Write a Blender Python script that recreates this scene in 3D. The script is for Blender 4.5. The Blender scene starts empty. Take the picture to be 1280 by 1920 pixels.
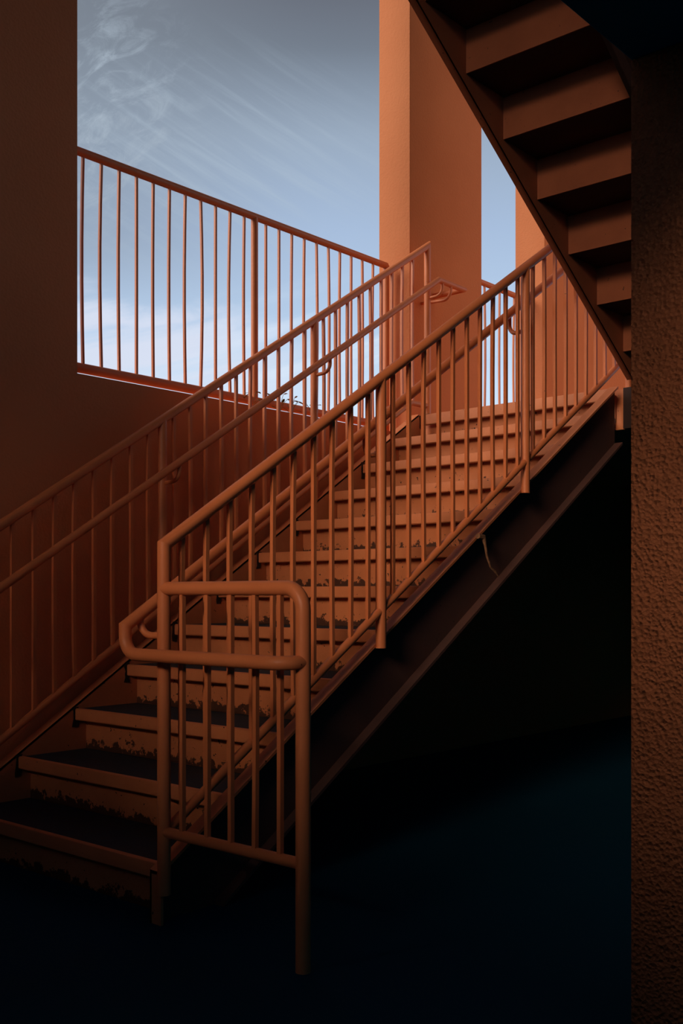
import bpy, bmesh, math, random
from mathutils import Vector, Matrix, Quaternion, noise

random.seed(7)
S = bpy.context.scene
C = S.collection
PI = math.pi

# ------------------------------------------------------------------ camera
F, YAW, EYE = 1968.5, 0.7219, 1.0475
cam_d = bpy.data.cameras.new('camera')
cam = bpy.data.objects.new('camera', cam_d); C.objects.link(cam)
cam.location = (0, 0, EYE); cam.rotation_euler = (PI / 2, 0, YAW)
cam_d.sensor_fit = 'HORIZONTAL'; cam_d.sensor_width = 36
cam_d.lens = 36 * F / 1280
cam_d.shift_y = (1112.8 - 960) / 1280
cam_d.clip_start = .02; cam_d.clip_end = 200
S.camera = cam

# ------------------------------------------------------------------ exposure
S.view_settings.view_transform = 'Standard'
S.view_settings.look = 'None'
S.view_settings.exposure = 0.0
S.view_settings.gamma = 1.0
S.view_settings.use_curve_mapping = False
S.cycles.max_bounces = 10
S.cycles.diffuse_bounces = 6
S.cycles.use_denoising = True

# ------------------------------------------------------------------ sky
W = bpy.data.worlds.new('sky'); S.world = W; W.use_nodes = True
nt = W.node_tree; N = nt.nodes; L = nt.links; N.clear()


def nd(kind, **kw):
    n = N.new(kind)
    for k, v in kw.items(): setattr(n, k, v)
    return n


def mth(op, a, b=None, c=None, clamp=False):
    n = nd('ShaderNodeMath', operation=op); n.use_clamp = clamp
    for i, x in enumerate((a, b, c)):
        if x is None: continue
        if isinstance(x, (int, float)): n.inputs[i].default_value = x
        else: L.new(x, n.inputs[i])
    return n.outputs[0]


def smooth(x, lo, hi):
    n = nd('ShaderNodeMapRange', interpolation_type='SMOOTHSTEP')
    L.new(x, n.inputs[0]); n.inputs[1].default_value = lo; n.inputs[2].default_value = hi
    return n.outputs[0]


tc = nd('ShaderNodeTexCoord'); sep = nd('ShaderNodeSeparateXYZ'); L.new(tc.outputs['Generated'], sep.inputs[0])
az = mth('MULTIPLY', mth('ARCTAN2', sep.outputs[0], sep.outputs[1]), 57.2958)      # compass bearing, degrees
el = mth('MULTIPLY', mth('ARCSINE', sep.outputs[2]), 57.2958)                       # height, degrees
ramp = nd('ShaderNodeValToRGB'); L.new(mth('DIVIDE', el, 60.0, clamp=True), ramp.inputs[0])
cr = ramp.color_ramp


def srgb(r, g, b):
    f = lambda c: (c / 255) / 12.92 if c / 255 <= .04045 else ((c / 255 + .055) / 1.055) ** 2.4
    return (f(r), f(g), f(b), 1)


stops = [(0, (222, 236, 250)), (11, (205, 226, 248)), (14, (184, 208, 236)), (19, (168, 190, 220)), (23.5, (154, 171, 192)),
         (27.5, (116, 126, 140)), (31, (98, 101, 112)), (60, (84, 92, 112))]
cr.elements[0].position = 0; cr.elements[0].color = srgb(*stops[0][1])
cr.elements[1].position = 1; cr.elements[1].color = srgb(*stops[-1][1])
for e, c in stops[1:-1]:
    k = cr.elements.new(e / 60); k.color = srgb(*c)
sky_col = ramp.outputs[0]


def mixc(fac, a, b):
    n = nd('ShaderNodeMix', data_type='RGBA'); L.new(fac, n.inputs[0])
    for i, x in ((6, a), (7, b)):
        if isinstance(x, tuple): n.inputs[i].default_value = x
        else: L.new(x, n.inputs[i])
    return n.outputs[2]


def noise2(ax, ay, scale, detail=5, rough=.55, dist=0., rot=0.):
    """noise over (bearing, height) rotated by rot, stretched by ax, ay"""
    cmb = nd('ShaderNodeCombineXYZ'); L.new(az, cmb.inputs[0]); L.new(el, cmb.inputs[1])
    mp = nd('ShaderNodeMapping'); mp.inputs['Rotation'].default_value = (0, 0, rot)
    L.new(cmb.outputs[0], mp.inputs[0])
    m2 = nd('ShaderNodeMapping'); m2.inputs['Scale'].default_value = (ax, ay, 1); L.new(mp.outputs[0], m2.inputs[0])
    n = nd('ShaderNodeTexNoise'); n.inputs['Scale'].default_value = scale; n.inputs['Detail'].default_value = detail
    n.inputs['Roughness'].default_value = rough; n.inputs['Distortion'].default_value = dist
    L.new(m2.outputs[0], n.inputs['Vector'])
    return n.outputs[0]


def blob(ca, ce, ra, re):
    """soft mask centred on a bearing and a height"""
    x = mth('DIVIDE', mth('SUBTRACT', az, ca), ra); y = mth('DIVIDE', mth('SUBTRACT', el, ce), re)
    d = mth('SQRT', mth('ADD', mth('MULTIPLY', x, x), mth('MULTIPLY', y, y)))
    return mth('SUBTRACT', 1.0, smooth(d, .25, 1.0))


# the left half of the sky is greyer than the right
gr_ = mth('MULTIPLY', mth('SUBTRACT', 1.0, smooth(az, -57, -41)), smooth(el, 13.5, 19))
sky_col = mixc(mth('MULTIPLY', gr_, .55), sky_col, srgb(132, 142, 154))
# streaks of cirrus falling to the right
st = mth('MULTIPLY', smooth(noise2(.10, 1.7, 1.0, 6, .62, .25, math.radians(27)), .40, .80), blob(-48, 22, 12, 7))
sky_col = mixc(mth('MULTIPLY', st, .42), sky_col, srgb(180, 197, 212))
# curled wisps on the left
ws = mth('MULTIPLY', smooth(noise2(.42, .85, 1.0, 9, .68, .9, math.radians(-24)), .43, .74), blob(-55.5, 24, 8.5, 8))
sky_col = mixc(mth('MULTIPLY', ws, .8), sky_col, srgb(172, 186, 200))
# bright low cloud bank with a soft upper edge
edge = mth('ADD', mth('ADD', el, mth('MULTIPLY', noise2(.16, .5, 1.0, 6, .6, .5, math.radians(-8)), 5.0)), mth('MULTIPLY', mth('ADD', az, 52), .10))
cb = mth('MULTIPLY', mth('SUBTRACT', 1.0, smooth(edge, 16.6, 18.3)), mth('SUBTRACT', 1.0, smooth(az, -50, -40)))
cb = mth('MULTIPLY', cb, smooth(noise2(.10, .9, 1.0, 5, .5, .3, math.radians(-14)), .28, .58))
sky_col = mixc(mth('MULTIPLY', cb, .9), sky_col, srgb(218, 225, 243))
cb2 = mth('MULTIPLY', smooth(noise2(.1, .9, 1.0, 5, .5, .3, math.radians(-18)), .42, .66), blob(-40, 12.5, 14, 5))
sky_col = mixc(mth('MULTIPLY', cb2, .75), sky_col, srgb(220, 234, 251))
below = smooth(el, -3.0, 0.5)
sky_col = mixc(below, (.05, .045, .04, 1), sky_col)        # dull ground under the horizon
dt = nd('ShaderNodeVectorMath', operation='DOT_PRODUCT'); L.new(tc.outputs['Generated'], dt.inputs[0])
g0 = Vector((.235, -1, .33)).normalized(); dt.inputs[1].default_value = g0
back_fill = smooth(dt.outputs['Value'], math.cos(math.radians(11)), math.cos(math.radians(5)))   # added warm patch in the unseen sky behind, lights newel and steps
sky_col = mixc(back_fill, sky_col, (24.0, 17.6, 12.2, 1))
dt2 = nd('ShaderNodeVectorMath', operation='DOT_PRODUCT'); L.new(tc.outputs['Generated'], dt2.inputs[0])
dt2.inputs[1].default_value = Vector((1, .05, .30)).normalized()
side_fill = smooth(dt2.outputs['Value'], math.cos(math.radians(45)), math.cos(math.radians(12)))  # added warm patch in the unseen sky on the right, lights column side
sky_col = mixc(side_fill, sky_col, (1.15, .80, .52, 1))
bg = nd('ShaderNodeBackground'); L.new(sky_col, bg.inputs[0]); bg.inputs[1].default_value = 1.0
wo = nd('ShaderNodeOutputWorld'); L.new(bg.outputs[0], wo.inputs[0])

# ------------------------------------------------------------------ sun
def add_sun(name, travel, strength, angle, color):
    d = bpy.data.lights.new(name, 'SUN'); d.energy = strength; d.angle = math.radians(angle); d.color = color
    o = bpy.data.objects.new(name, d); C.objects.link(o)
    o.rotation_euler = Vector(travel).normalized().to_track_quat('-Z', 'Y').to_euler()
    o.location = (-3, -2, 8)
    return o


add_sun('sun', (.40, .56, -.42), 2.4, 38, (1, .92, .80))

# ------------------------------------------------------------------ materials
def new_mat(name):
    m = bpy.data.materials.new(name); m.use_nodes = True
    t = m.node_tree; b = t.nodes['Principled BSDF']
    return m, t, b


def mnoise(t, scale, detail=4, rough=.55, src=None):
    n = t.nodes.new('ShaderNodeTexNoise'); n.inputs['Scale'].default_value = scale
    n.inputs['Detail'].default_value = detail; n.inputs['Roughness'].default_value = rough
    if src: t.links.new(src, n.inputs['Vector'])
    return n.outputs[0]


def mrange(t, x, a, b, c=0., d=1.):
    n = t.nodes.new('ShaderNodeMapRange'); t.links.new(x, n.inputs[0])
    for i, v in enumerate((a, b, c, d)): n.inputs[i + 1].default_value = v
    return n.outputs[0]


def mmix(t, fac, a, b):
    n = t.nodes.new('ShaderNodeMix'); n.data_type = 'RGBA'; t.links.new(fac, n.inputs[0])
    for i, x in ((6, a), (7, b)):
        if isinstance(x, tuple): n.inputs[i].default_value = x
        else: t.links.new(x, n.inputs[i])
    return n.outputs[2]


def mbump(t, b, h, strength, dist):
    n = t.nodes.new('ShaderNodeBump'); n.inputs['Strength'].default_value = strength; n.inputs['Distance'].default_value = dist
    t.links.new(h, n.inputs['Height']); t.links.new(n.outputs[0], b.inputs['Normal'])


def paint(name, base, dark, rough=.5, chips=.72, wear=None):
    """enamel over steel: mottled tone, sparse dark chips, light orange peel"""
    m, t, b = new_mat(name)
    o = t.nodes.new('ShaderNodeTexCoord').outputs['Object']
    c = mmix(t, mrange(t, mnoise(t, 5, 5, .6, o), .35, .7), base, dark)
    c = mmix(t, mrange(t, mnoise(t, 38, 3, .7, o), chips, chips + .03), c, (.03, .012, .008, 1))
    t.links.new(c, b.inputs['Base Color'])
    b.inputs['Roughness'].default_value = rough
    b.inputs['Specular IOR Level'].default_value = .35
    mbump(t, b, mnoise(t, 90, 3, .6, o), .12, .002)
    return m


def stucco(name, base, dark, scale, strength, dist):
    m, t, b = new_mat(name)
    o = t.nodes.new('ShaderNodeTexCoord').outputs['Object']
    c = mmix(t, mrange(t, mnoise(t, 1.6, 6, .6, o), .35, .7), base, dark)
    t.links.new(c, b.inputs['Base Color'])
    b.inputs['Roughness'].default_value = .9; b.inputs['Specular IOR Level'].default_value = .15
    v = t.nodes.new('ShaderNodeTexVoronoi'); v.inputs['Scale'].default_value = scale * 1.3
    t.links.new(o, v.inputs['Vector'])
    a = t.nodes.new('ShaderNodeMath'); a.operation = 'ADD'
    t.links.new(mnoise(t, scale, 5, .65, o), a.inputs[0]); t.links.new(v.outputs[0], a.inputs[1])
    mbump(t, b, a.outputs[0], strength, dist)
    return m


RAIL = paint('rail_enamel', (.80, .24, .092, 1), (.72, .205, .075, 1), .42, .74)
STEP = paint('step_enamel', (.80, .26, .105, 1), (.70, .215, .083, 1), .6, .69)
BEAM = paint('stringer_enamel', (.70, .22, .09, 1), (.6, .18, .07, 1), .6, .70)
UNDER = paint('underside_shade', (.36, .105, .045, 1), (.28, .08, .035, 1), .8, .70)  # orange enamel darkened to stand for shade under the upper flight
PAN = paint('pan_shade', (.05, .022, .018, 1), (.03, .018, .018, 1), .8, .9)  # near-black brown, shade of the upper undersides put into the colour
WEB = paint('web_dark', (.13, .055, .045, 1), (.09, .045, .04, 1), .8, .70)  # darker brown than the flanges
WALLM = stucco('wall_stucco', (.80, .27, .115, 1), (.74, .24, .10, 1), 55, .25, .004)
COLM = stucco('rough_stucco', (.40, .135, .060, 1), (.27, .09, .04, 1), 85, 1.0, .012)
RISERM = paint('riser_enamel', (.78, .25, .10, 1), (.66, .20, .078, 1), .65, .66)
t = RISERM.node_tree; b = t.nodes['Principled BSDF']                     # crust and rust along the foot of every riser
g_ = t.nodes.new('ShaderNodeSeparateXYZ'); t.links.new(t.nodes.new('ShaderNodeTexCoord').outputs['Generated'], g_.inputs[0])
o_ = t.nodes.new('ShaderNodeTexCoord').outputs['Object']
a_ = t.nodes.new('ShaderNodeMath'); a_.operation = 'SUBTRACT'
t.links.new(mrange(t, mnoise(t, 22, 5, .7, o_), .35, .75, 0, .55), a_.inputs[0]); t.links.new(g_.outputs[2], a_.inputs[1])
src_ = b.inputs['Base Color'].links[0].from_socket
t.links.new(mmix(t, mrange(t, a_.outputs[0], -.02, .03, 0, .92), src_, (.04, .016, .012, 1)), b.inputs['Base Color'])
m, t, b = new_mat('tread_concrete'); CONC = m
o_ = t.nodes.new('ShaderNodeTexCoord').outputs['Object']
t.links.new(mmix(t, mrange(t, mnoise(t, 9, 6, .65, o_), .35, .65), (.008, .024, .045, 1), (.022, .024, .032, 1)), b.inputs['Base Color'])
b.inputs['Roughness'].default_value = .85; mbump(t, b, mnoise(t, 60, 4, .6, o_), .4, .004)
m, t, b = new_mat('floor_concrete'); FLOORM = m
o_ = t.nodes.new('ShaderNodeTexCoord').outputs['Object']
t.links.new(mmix(t, mrange(t, mnoise(t, 1.2, 6, .6, o_), .35, .65), (.001, .046, .095, 1), (.003, .054, .10, 1)), b.inputs['Base Color'])
b.inputs['Roughness'].default_value = .9; b.inputs['Specular IOR Level'].default_value = .1; mbump(t, b, mnoise(t, 40, 4, .6, o_), .3, .004)
m, t, b = new_mat('navy_shade_paint'); NAVY = m  # deep blue put in for the dim shade on these surfaces
o_ = t.nodes.new('ShaderNodeTexCoord').outputs['Object']
t.links.new(mmix(t, mrange(t, mnoise(t, 1.2, 4, .6, o_), .35, .65), (.0001, .16, .30, 1), (.0001, .13, .26, 1)), b.inputs['Base Color'])
b.inputs['Roughness'].default_value = .95; b.inputs['Specular IOR Level'].default_value = .05
m, t, b = new_mat('rust'); RUST = m
o_ = t.nodes.new('ShaderNodeTexCoord').outputs['Object']
t.links.new(mmix(t, mrange(t, mnoise(t, 50, 4, .6, o_), .4, .6), (.012, .006, .004, 1), (.05, .015, .008, 1)), b.inputs['Base Color'])
b.inputs['Roughness'].default_value = .95
m, t, b = new_mat('leaf'); LEAF = m
o_ = t.nodes.new('ShaderNodeTexCoord').outputs['Object']
t.links.new(mmix(t, mrange(t, mnoise(t, 25, 3, .6, o_), .4, .6), (.10, .14, .03, 1), (.42, .17, .04, 1)), b.inputs['Base Color'])
b.inputs['Roughness'].default_value = .6
m, t, b = new_mat('rope_fibre'); ROPE = m
o_ = t.nodes.new('ShaderNodeTexCoord').outputs['Object']
t.links.new(mmix(t, mrange(t, mnoise(t, 80, 3, .6, o_), .4, .6), (.30, .14, .07, 1), (.2, .09, .045, 1)), b.inputs['Base Color'])
b.inputs['Roughness'].default_value = .9

# ------------------------------------------------------------------ mesh helpers
class MB:
    def __init__(s): s.v = []; s.f = []

    def box(s, x0, x1, y0, y1, z0, z1):
        n = len(s.v)
        s.v += [(x, y, z) for z in (z0, z1) for y in (y0, y1) for x in (x0, x1)]
        s.f += [tuple(n + i for i in q) for q in ((0, 2, 3, 1), (4, 5, 7, 6), (0, 1, 5, 4), (2, 6, 7, 3), (0, 4, 6, 2), (1, 3, 7, 5))]
        return s

    def prism_x(s, poly, x0, x1):
        """polygon of (y, z) pulled from x0 to x1"""
        n = len(s.v); k = len(poly)
        s.v += [(x0, y, z) for y, z in poly] + [(x1, y, z) for y, z in poly]
        s.f += [tuple(range(n, n + k)), tuple(range(n + 2 * k - 1, n + k - 1, -1))]
        s.f += [(n + i, n + k + i, n + k + (i + 1) % k, n + (i + 1) % k) for i in range(k)]
        return s

    def tube(s, pts, r, seg=20, twist=0., radii=None):
        """round (or seg-sided) bar along a path with mitred joints"""
        P = [Vector(p) for p in pts]; n0 = len(s.v)
        d = (P[1] - P[0]).normalized()
        up = Vector((0, 0, 1)) if abs(d.z) < .9 else Vector((1, 0, 0))
        u = up.cross(d).normalized(); w = d.cross(u).normalized()
        offs = [u * math.cos(a) + w * math.sin(a) for a in (2 * PI * j / seg + twist for j in range(seg))]
        for i, p in enumerate(P):
            rr = radii[i] if radii else r
            if 0 < i < len(P) - 1:
                d2 = (P[i + 1] - p).normalized(); nb = (d + d2).normalized()
                for o in offs: s.v.append(tuple(p + o * rr - d * (o.dot(nb) / d.dot(nb)) * rr))
                q = d.rotation_difference(d2); offs = [q @ o for o in offs]; d = d2
            else:
                for o in offs: s.v.append(tuple(p + o * rr))
        for i in range(len(P) - 1):
            for j in range(seg):
                a = n0 + i * seg + j; b_ = n0 + i * seg + (j + 1) % seg
                s.f.append((a, b_, b_ + seg, a + seg))
        s.f.append(tuple(n0 + j for j in reversed(range(seg))))
        e = n0 + (len(P) - 1) * seg
        s.f.append(tuple(e + j for j in range(seg)))
        return s

    def build(s, name, mat, parent=None, bevel=0., label=None):
        me = bpy.data.meshes.new(name)
        off = Vector(parent_origin(parent))
        me.from_pydata([tuple(Vector(v) - off) for v in s.v], [], s.f)
        bm = bmesh.new(); bm.from_mesh(me); bmesh.ops.recalc_face_normals(bm, faces=bm.faces)
        if bevel:
            bmesh.ops.bevel(bm, geom=[e for e in bm.edges if e.is_manifold and e.calc_face_angle(0) > .5], offset=bevel, segments=2, affect='EDGES', profile=.5)
        bm.to_mesh(me); bm.free()
        me.polygons.foreach_set('use_smooth', [True] * len(me.polygons)); me.set_sharp_from_angle(angle=math.radians(32))
        me.materials.append(mat)
        o = bpy.data.objects.new(name, me); C.objects.link(o)
        if parent: o.parent = parent
        if label: o['label'] = label
        return o


ORG = {}
def parent_origin(p):
    q = Vector((0, 0, 0))
    while p is not None: q += Vector(p.location); p = p.parent
    return q


def rounded(pts, rad):
    """replace the corners of a path by arcs; rad holds one radius per inner corner (0 = mitre)"""
    P = [Vector(p) for p in pts]; out = [P[0]]
    for i in range(1, len(P) - 1):
        r = rad[i - 1]
        if not r: out.append(P[i]); continue
        a = (P[i - 1] - P[i]).normalized(); c = (P[i + 1] - P[i]).normalized()
        th = a.angle(c); d = r / math.tan(th / 2)
        cen = P[i] + (a + c).normalized() * (r / math.sin(th / 2))
        s0 = P[i] + a * d - cen; s1 = P[i] + c * d - cen
        ang = s0.angle(s1); k = 8
        for j in range(k + 1):
            f = j / k
            out.append(cen + (s0 * math.sin((1 - f) * ang) + s1 * math.sin(f * ang)) / math.sin(ang))
    out.append(P[-1]); return out


def thing(name, loc, label, cat, group=None):
    o = bpy.data.objects.new(name, None); C.objects.link(o); o.location = loc; o.empty_display_size = .1
    o['label'] = label; o['category'] = cat
    if group: o['group'] = group
    return o


def struct(name, mb, mat, bevel=0., label=None):
    o = mb.build(name, mat, None, bevel); o['kind'] = 'structure'
    if label: o['label'] = label
    return o


def baluster(parent, x, y, z0, z1, half=.0074, bow=.003):
    """upright square bar, a little bowed by knocks"""
    dx, dy = random.uniform(-bow, bow), random.uniform(-bow, bow)
    pts = []
    for i in range(6):
        f = i / 5; k = math.sin(PI * f)
        pts.append((x + dx * k, y + dy * k, z0 + (z1 - z0) * f))
    return MB().tube(pts, half * math.sqrt(2), 4, PI / 4).build('baluster', RAIL, parent)


# ------------------------------------------------------------------ dimensions
RISE, RUN, Y1 = .18, .2811, 2.1415                 # stair geometry: nosing n stands at Y1+(n-1)*RUN, n*RISE
SL = RISE / RUN
XN, XF = -2.6013, -3.971                            # railing planes, near and far
XR, XL = -2.665, -3.950                             # inner faces of the stringers
LZ = 12 * RISE
LY = Y1 + 11 * RUN
nose = lambda y: RISE + SL * (y - Y1)

# ------------------------------------------------------------------ the setting
struct('floor', MB().box(-4.36, 1.9, -3.0, 10.0, -.15, 0), FLOORM)
WX, WT = -4.10, .254
wl = MB()
wl.box(WX - WT, WX, -3.0, 2.82, 0, 5.6)                         # pier left of the opening
wl.box(WX - WT, WX, 2.82, 6.98, 0, 2.06)                        # low wall under the openings
wl.box(WX - WT, WX, 6.98, 10.0, 0, 5.6)
struct('wall_left', wl, WALLM)
col_l = MB().box(WX - WT, WX, 5.3157, 6.135, 2.06, 5.6).build('stucco_column', WALLM, None, .006)
col_l['label'] = 'orange stucco column between the two railed openings, at the head of the stairs'
col_l['category'] = 'column'
wb = MB().box(-4.36, 1.9, -2.2, -2.0, 0, 2.28)  # unseen wall behind the camera, added with openings that shape the warm fill
wb.box(-4.36, 1.9, -2.2, -2.0, 4.8, 5.6)
wb.box(-2.6, -2.1, -2.2, -2.0, 2.22, 4.8)
wb.box(-4.36, -3.45, -2.2, -2.0, 2.22, 4.8)
wb.box(-3.45, -2.6, -2.2, -2.0, 2.22, 2.40)  # slot left open so the warm fill reaches the far railing
wb.box(-3.45, -2.6, -2.2, -2.0, 2.78, 4.8)
struct('wall_back_baffle', wb, NAVY)
wr = MB().box(1.9, 2.1, -3.2, 5.6, 0, 5.6)
wr.box(-1.0, 1.9, 5.4, 5.6, 0, 5.6)
wr.box(-1.1, -1.0, 5.4, 10.0, 0, LZ - .22)  # unseen, added to keep daylight out from under the landing
struct('wall_right', wr, NAVY)
struct('ceiling', MB().box(-4.36, 2.1, -3.2, 5.6, 5.6, 5.8), NAVY)
struct('trim_shade_1', MB().box(-2.61, -1.0, LY + .036, LY + .25, LZ - .22, LZ), PAN)  # landing edge split off and coloured dark as if shaded
lan = MB().box(WX, -2.61, LY + .064, 10.0, LZ - .22, LZ)
lan.box(-2.61, -1.0, LY + .25, 10.0, LZ - .22, LZ)
struct('floor_landing', lan, STEP)
struct('wall_under_landing', MB().box(WX, -1.1, 8.6, 8.75, 0, LZ - .22), NAVY)
struct('floor_upper', MB().box(WX, -1.2, 1.3, 1.89, 4.12, 4.32), STEP)

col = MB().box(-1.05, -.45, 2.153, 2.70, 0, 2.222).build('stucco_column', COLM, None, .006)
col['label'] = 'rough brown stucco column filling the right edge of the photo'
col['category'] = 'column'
bm_ = MB().box(-1.05, -.45, -.6, 5.4, 2.222, 3.0).build('ceiling_beam', NAVY, None, .004)
bm_['label'] = 'dark overhead beam resting on the rough stucco column'; bm_['category'] = 'beam'

# ------------------------------------------------------------------ lower staircase
st = thing('staircase', (-3.3, Y1, 0), 'long orange painted steel staircase with dark concrete treads rising to the landing', 'staircase')


def line_strip(y0, y1, f, dz, x0, x1):
    return MB().prism_x([(y0, f(y0)), (y1, f(y1)), (y1, f(y1) + dz), (y0, f(y0) + dz)], x0, x1)


TOP = lambda y: nose(y) + .0135
BOT = lambda y: nose(y) - .328
yb0 = Y1 + (.328 - RISE) / SL                       # where the underside meets the floor
ys, ye = 2.105, LY + .03


def lower_stringer(xw, xo):
    x0, x1 = min(xw, xo), max(xw, xo); tw = .008 if xo > xw else -.008
    web = MB(); mb = MB()
    prof = [(ys, 0), (yb0, 0), (ye, BOT(ye)), (ye, LZ - .001), (LY - .02, LZ - .001), (ys, TOP(ys))]
    web.prism_x(prof, min(xw, xw + tw), max(xw, xw + tw))
    yk = LY - .02
    mb.prism_x([(ys, TOP(ys) - .012), (yk, TOP(yk) - .012), (yk, TOP(yk)), (ys, TOP(ys))], x0, x1)
    web.prism_x([(yb0, BOT(yb0)), (ye, BOT(ye)), (ye, BOT(ye) + .014), (yb0, BOT(yb0) + .014)], x0, x1)
    mb.box(x0 if xo < xw else xw, x1 if xo > xw else xw, ys, ys + .01, 0, TOP(ys) - .002)
    return web, mb


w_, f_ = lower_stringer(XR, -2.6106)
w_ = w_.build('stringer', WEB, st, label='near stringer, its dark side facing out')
f_.build('flange', STEP, w_, label='orange painted edge of the stringer')
w_, f_ = lower_stringer(XL, XL - .055)
w_ = w_.build('stringer', BEAM, st); f_.build('flange', STEP, w_)
for n in range(1, 13):
    yf, zt = Y1 + (n - 1) * RUN, n * RISE
    lip = .052 if n < 12 else .066
    tr = MB()
    x0, x1 = XL + .002, XR - .002
    back = yf + RUN + .058 if n < 12 else yf + .0635
    # folded nosing: face, rounded top edge, pan behind it
    tr.prism_x([(yf + .004, zt - lip), (yf, zt - lip + .004), (yf, zt - .006), (yf + .002, zt - .002), (yf + .006, zt), (yf + .022, zt),
                (yf + .022, zt - .03), (back, zt - .03), (back, zt - .036), (yf + .030, zt - .036), (yf + .030, zt - lip)], x0, x1)
    to = tr.build('tread', STEP, st)
    if n < 12:
        fl = MB()
        k = 14; top = []
        fl.box(x0 + .004, x1 - .004, yf + .0225, back - .0005, zt - .0295, zt - .001)
        fl.build('tread_fill', CONC, to, label='dark worn concrete fill of the tread')
    ri = MB()
    yr = yf + .058
    ri.box(x0, x1, yr, yr + .005, zt - RISE + (0 if n > 1 else 0), zt - lip + .004)
    ri.build('riser', RISERM, st)
    # rusted seam where the step meets the far stringer
    rr = random.Random(n * 31)
    left = [(yf - .006 - rr.random() * .01, zt - lip - .03 + .018 * j + rr.uniform(-.005, .005)) for j in range(6)]
    right = [(yf + .012 + rr.random() * .012, zt - lip - .03 + .018 * j + rr.uniform(-.005, .005)) for j in range(6)]
    MB().prism_x(left + right[::-1], XL + .0005, XL + .004).build('rust_seam', RUST, to, label='black rust along the tread end')

# ------------------------------------------------------------------ near guard railing with its return panel
R1, R2 = .0213, .0168
HT, HB = 1.0403, .1336
nr = thing('guard_railing', (XN, Y1, RISE), 'near orange pipe railing on the open side of the stairs, ending in a looped panel', 'railing')
rail_z = lambda y: nose(y) + HT
brail_z = lambda y: nose(y) + HB
PY = 2.110
posts = [3.188, 4.255, 5.325]
PX = -1.999
top_end = 5.325
MB().tube([(XN, PY, .10), (XN, PY, rail_z(PY)), (XN, top_end, rail_z(top_end))], R1, 24).build('top_rail', RAIL, nr, label='newel post and sloping top pipe in one, mitred at the corner')
MB().tube([(XN, PY, brail_z(PY)), (XN, top_end, brail_z(top_end))], R2, 20).build('bottom_rail', RAIL, nr)
for y in posts:
    MB().tube([(XN, y, min(TOP(y), LZ + .03) - .03), (XN, y, rail_z(y))], R1, 24).build('post', RAIL, nr)
bays = [(2.183, 10), (3.262, 10), (4.323, 10)]
for y0, k in bays:
    for i in range(k):
        y = y0 + i * .1029
        baluster(nr, XN, y, brail_z(y) + R2 * .6, rail_z(y) - R1 * .6)
# return panel
TZ, BZ = 1.063, .298
MB().tube(rounded([(XN, PY, TZ), (PX, PY, TZ), (PX, PY, 0)], [.062]), R1, 24).build('panel_frame', RAIL, nr, label='bent pipe frame of the return panel, standing on the floor')
MB().tube([(XN, PY, BZ), (PX, PY, BZ)], R2, 20).build('panel_rail', RAIL, nr)
for x in (-2.512, -2.396, -2.292, -2.190, -2.088):
    baluster(nr, x, PY, BZ + R2 * .6, TZ - R1 * .6, .0072, .002)
# grab rail, looped round the newel
XH, LYo, LZo = -2.70, 2.035, .857
grab_z = lambda y: nose(y) + .832
gr = MB().tube(rounded([(XH, top_end, grab_z(top_end)), (XH, LYo, grab_z(LYo)), (XH, LYo, LZo), (PX, LYo, LZo), (PX, PY, LZo)],
                       [0, .055, .055]), .0200, 24).build('handrail', RAIL, nr, label='grab pipe looped round the newel to the end post')
for y in (2.125, 3.188, 4.255):
    z = grab_z(y + .02)
    if y < 2.2:
        p = [(XH, y - .03, z - .03), (XH, y - .03, z - .10), (XN, PY + .005, z - .10)]
    else:
        p = [(XH, y + .02, z), (XH, y + .02, z - .10), (XN, y, z - .10)]
    MB().tube(rounded(p, [.045]), .0115 if y < 2.2 else .0098, 12).build('bracket', RAIL, gr)

# ------------------------------------------------------------------ far guard railing
fr = thing('guard_railing', (XF, Y1, RISE), 'far orange pipe railing on the wall side of the stairs, with inner handrail', 'railing')
HT2, HB2 = 1.0167, .1166
rail_z2 = lambda y: nose(y) + HT2
brail_z2 = lambda y: nose(y) + HB2
FY = 5.330
MB().tube([(XF, 2.145, .14), (XF, 2.145, rail_z2(2.145)), (XF, FY, rail_z2(FY)), (XF, FY, LZ)], R1, 24).build('top_rail', RAIL, fr, label='sloping top pipe mitred into its end posts')
MB().tube([(XF, 2.145, brail_z2(2.145)), (XF, 5.16, brail_z2(5.16)), (XF, FY, brail_z2(5.16))], R2, 20).build('bottom_rail', RAIL, fr)
for y in (3.2115, 4.281):
    MB().tube([(XF, y, TOP(y) - .03), (XF, y, rail_z2(y))], R1, 24).build('post', RAIL, fr)
MB().box(XF - .055, XF + .055, FY - .055, FY + .055, LZ, LZ + .01).build('foot_plate', RUST, fr, .002, 'dark rusted foot plate')
for y0, k in ((2.203, 10), (3.280, 10), (4.356, 9)):
    for i in range(k):
        y = y0 + i * .1027
        baluster(fr, XF, y, brail_z2(min(y, 5.16)) + R2 * .6, rail_z2(y) - R1 * .6, .0074, .004)
HXf = -3.87
hz2 = lambda y: nose(y) + .792
HY1, HY2 = 5.313, 5.577
hr = MB().tube([(HXf, 2.05, hz2(2.05)), (HXf, HY1, hz2(HY1)), (HXf, HY2, hz2(HY1) - .004), (WX, HY2, hz2(HY1) - .004)], .0185, 24).build('handrail', RAIL, fr, label='inner grab pipe, its top end returned to the column')
for y in (2.145, 3.2115, 4.281, FY):
    z = hz2(min(y + .02, HY1))
    MB().tube(rounded([(HXf, y + .02, z), (HXf, y + .02, z - .085), (XF, y, z - .095)], [.05]), .0098, 12).build('bracket', RAIL, hr)
MB().tube(rounded([(HXf, 5.44, hz2(HY1)), (HXf, 5.44, hz2(HY1) - .095), (WX, 5.44, hz2(HY1) - .08)], [.055]), .0098, 12).build('bracket', RAIL, hr)

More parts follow.
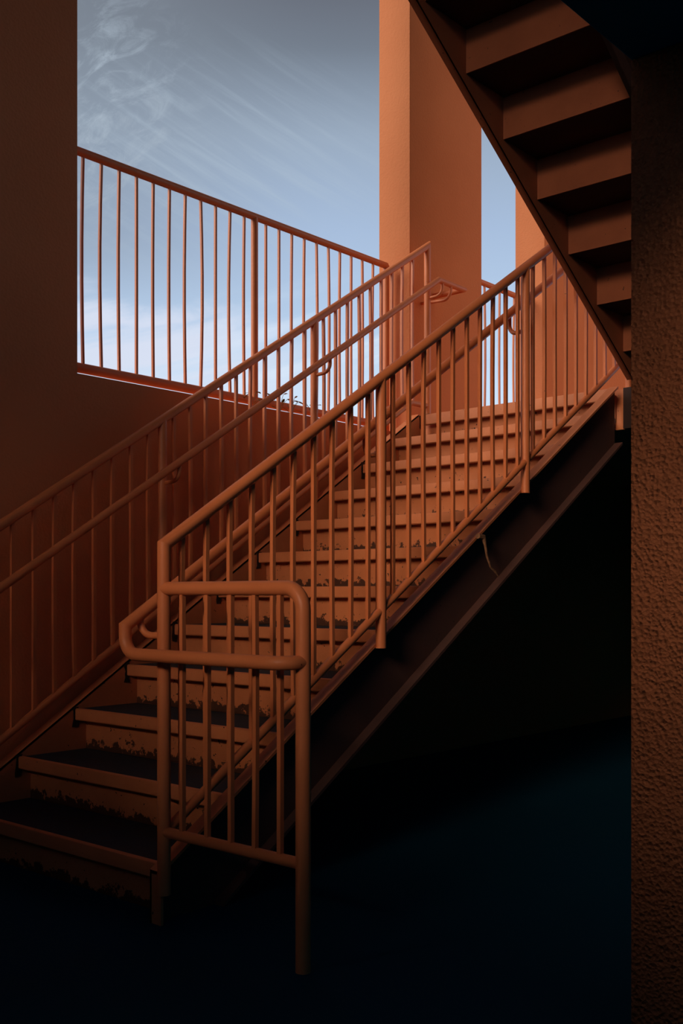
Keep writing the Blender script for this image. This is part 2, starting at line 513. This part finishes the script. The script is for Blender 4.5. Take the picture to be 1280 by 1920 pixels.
# ------------------------------------------------------------------ fences standing in the openings
def fence(label, y0, y1, zb, zt, bal, posts):
    e = thing('opening_railing', (-4.24, (y0 + y1) / 2, 2.06), label, 'railing', 'railings in the wall openings')
    MB().tube([(-4.24, y0, zt), (-4.24, y1, zt)], .0205, 20).build('top_rail', RAIL, e)
    MB().tube([(-4.24, y0, zb), (-4.24, y1, zb)], .0240, 20).build('bottom_rail', RAIL, e)
    for y in posts: MB().tube([(-4.24, y, 2.06), (-4.24, y, zt)], .0200, 20).build('post', RAIL, e)
    for y in bal: baluster(e, -4.24, y, zb + .012, zt - .012, .0062, .007)
    return e


fence('orange pipe railing of upright bars across the wide opening on the left', 2.82, 5.25, 2.122, 3.152,
      [2.948 + .1054 * i for i in range(11)] + [4.169 + .1053 * i for i in range(10)], (4.081, 5.25))
fence('short orange pipe railing in the narrow opening right of the column', 6.135, 6.98, 2.26, 3.288,
      [6.277 + .1005 * i for i in range(7)], ())

# ------------------------------------------------------------------ upper flight, rising back over the camera side
us = thing('staircase', (-1.9, 5.27, LZ), 'upper steel flight seen from below, dark underside with dim orange risers', 'staircase')
UXO, UXI = -2.500, -2.470
UB = lambda y: 5.42 - SL * y
UT = lambda y: UB(y) + .36
uy0, uy1 = 1.89, 5.25


def upper_stringer(x0, x1, f0, f1):
    yl = (5.42 - LZ) / SL
    pr = [(yl, LZ), (uy0, UB(uy0)), (uy0, UT(uy0)), (uy1, UT(uy1)), (uy1, LZ)]
    mb = MB().prism_x(pr, x0, x1)
    mb.prism_x([(yl, LZ), (uy0, UB(uy0)), (uy0, UB(uy0) + .012), (yl - .02, LZ + .012 + .012)], f0, f1)
    return mb


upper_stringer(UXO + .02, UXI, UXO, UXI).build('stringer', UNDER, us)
upper_stringer(-1.86, -1.84, -1.86, -1.81).build('stringer', PAN, us, label='middle stringer, coloured as in shade')
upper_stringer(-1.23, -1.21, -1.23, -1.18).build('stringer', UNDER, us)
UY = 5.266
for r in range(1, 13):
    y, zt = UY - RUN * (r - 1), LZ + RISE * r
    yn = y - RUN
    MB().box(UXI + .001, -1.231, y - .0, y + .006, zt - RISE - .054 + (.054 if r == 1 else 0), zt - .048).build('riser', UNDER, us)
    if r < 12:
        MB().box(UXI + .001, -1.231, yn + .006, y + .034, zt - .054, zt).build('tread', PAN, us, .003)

# ------------------------------------------------------------------ weeds on the sill, rope on the stringer
def sprig(loc, label, leaves, seed):
    e = thing('weed', loc, label, 'plant')
    r = random.Random(seed); x0, y0, z0 = loc
    stm = MB(); lv = MB()
    for k in range(leaves):
        a = r.uniform(0, 2 * PI); ln = r.uniform(.03, .075); h = r.uniform(.03, .11)
        tip = Vector((x0 + math.cos(a) * ln * .4, y0 + math.sin(a) * ln, z0 + h))
        mid = Vector((x0, y0, z0)).lerp(tip, .5) + Vector((0, 0, h * .2))
        stm.tube([(x0, y0, z0), tuple(mid), tuple(tip)], .0012, 6)
        d = Vector((math.cos(a) * .3, math.sin(a), r.uniform(-.3, .3))).normalized()
        sd = d.cross(Vector((0, 0, 1))).normalized(); w = r.uniform(.006, .011); l2 = r.uniform(.025, .042)
        n = len(lv.v); up = sd.cross(d).normalized() * .0008
        ring = [tip, tip + d * l2 * .35 + sd * w, tip + d * l2 * .75 + sd * w * .7, tip + d * l2 - Vector((0, 0, .005)), tip + d * l2 * .75 - sd * w * .7, tip + d * l2 * .35 - sd * w]
        lv.v += [tuple(p + up) for p in ring] + [tuple(p - up) for p in ring]
        lv.f += [tuple(range(n, n + 6)), tuple(range(n + 11, n + 5, -1))] + [(n + i, n + 6 + i, n + 6 + (i + 1) % 6, n + (i + 1) % 6) for i in range(6)]
    stm.build('stem', LEAF, e); lv.build('leaf', LEAF, e)['kind'] = 'stuff'


sprig((-4.17, 4.00, 2.06), 'small orange-brown weed on the sill left of the fence post', 5, 3)
sprig((-4.16, 4.20, 2.06), 'low green weed on the sill just right of the fence post', 6, 5)
sprig((-4.17, 4.30, 2.06), 'tallest green weed on the sill, its leaves above the bottom rail', 9, 11)
sprig((-4.16, 4.47, 2.06), 'rightmost green weed on the sill under the railing', 5, 9)

ro = MB().tube([(-2.60, 3.86, 1.300), (-2.598, 3.90, 1.297), (-2.596, 3.912, 1.26), (-2.597, 3.925, 1.215), (-2.594, 3.94, 1.185), (-2.597, 3.955, 1.165),
                (-2.596, 3.985, 1.150), (-2.598, 4.02, 1.125)], .006, 8, 0, [.012, .011, .006, .005, .005, .004, .006, .003]).build('rope_scrap', ROPE)
ro['label'] = 'frayed scrap of rope hanging from the near stringer'; ro['category'] = 'rope'
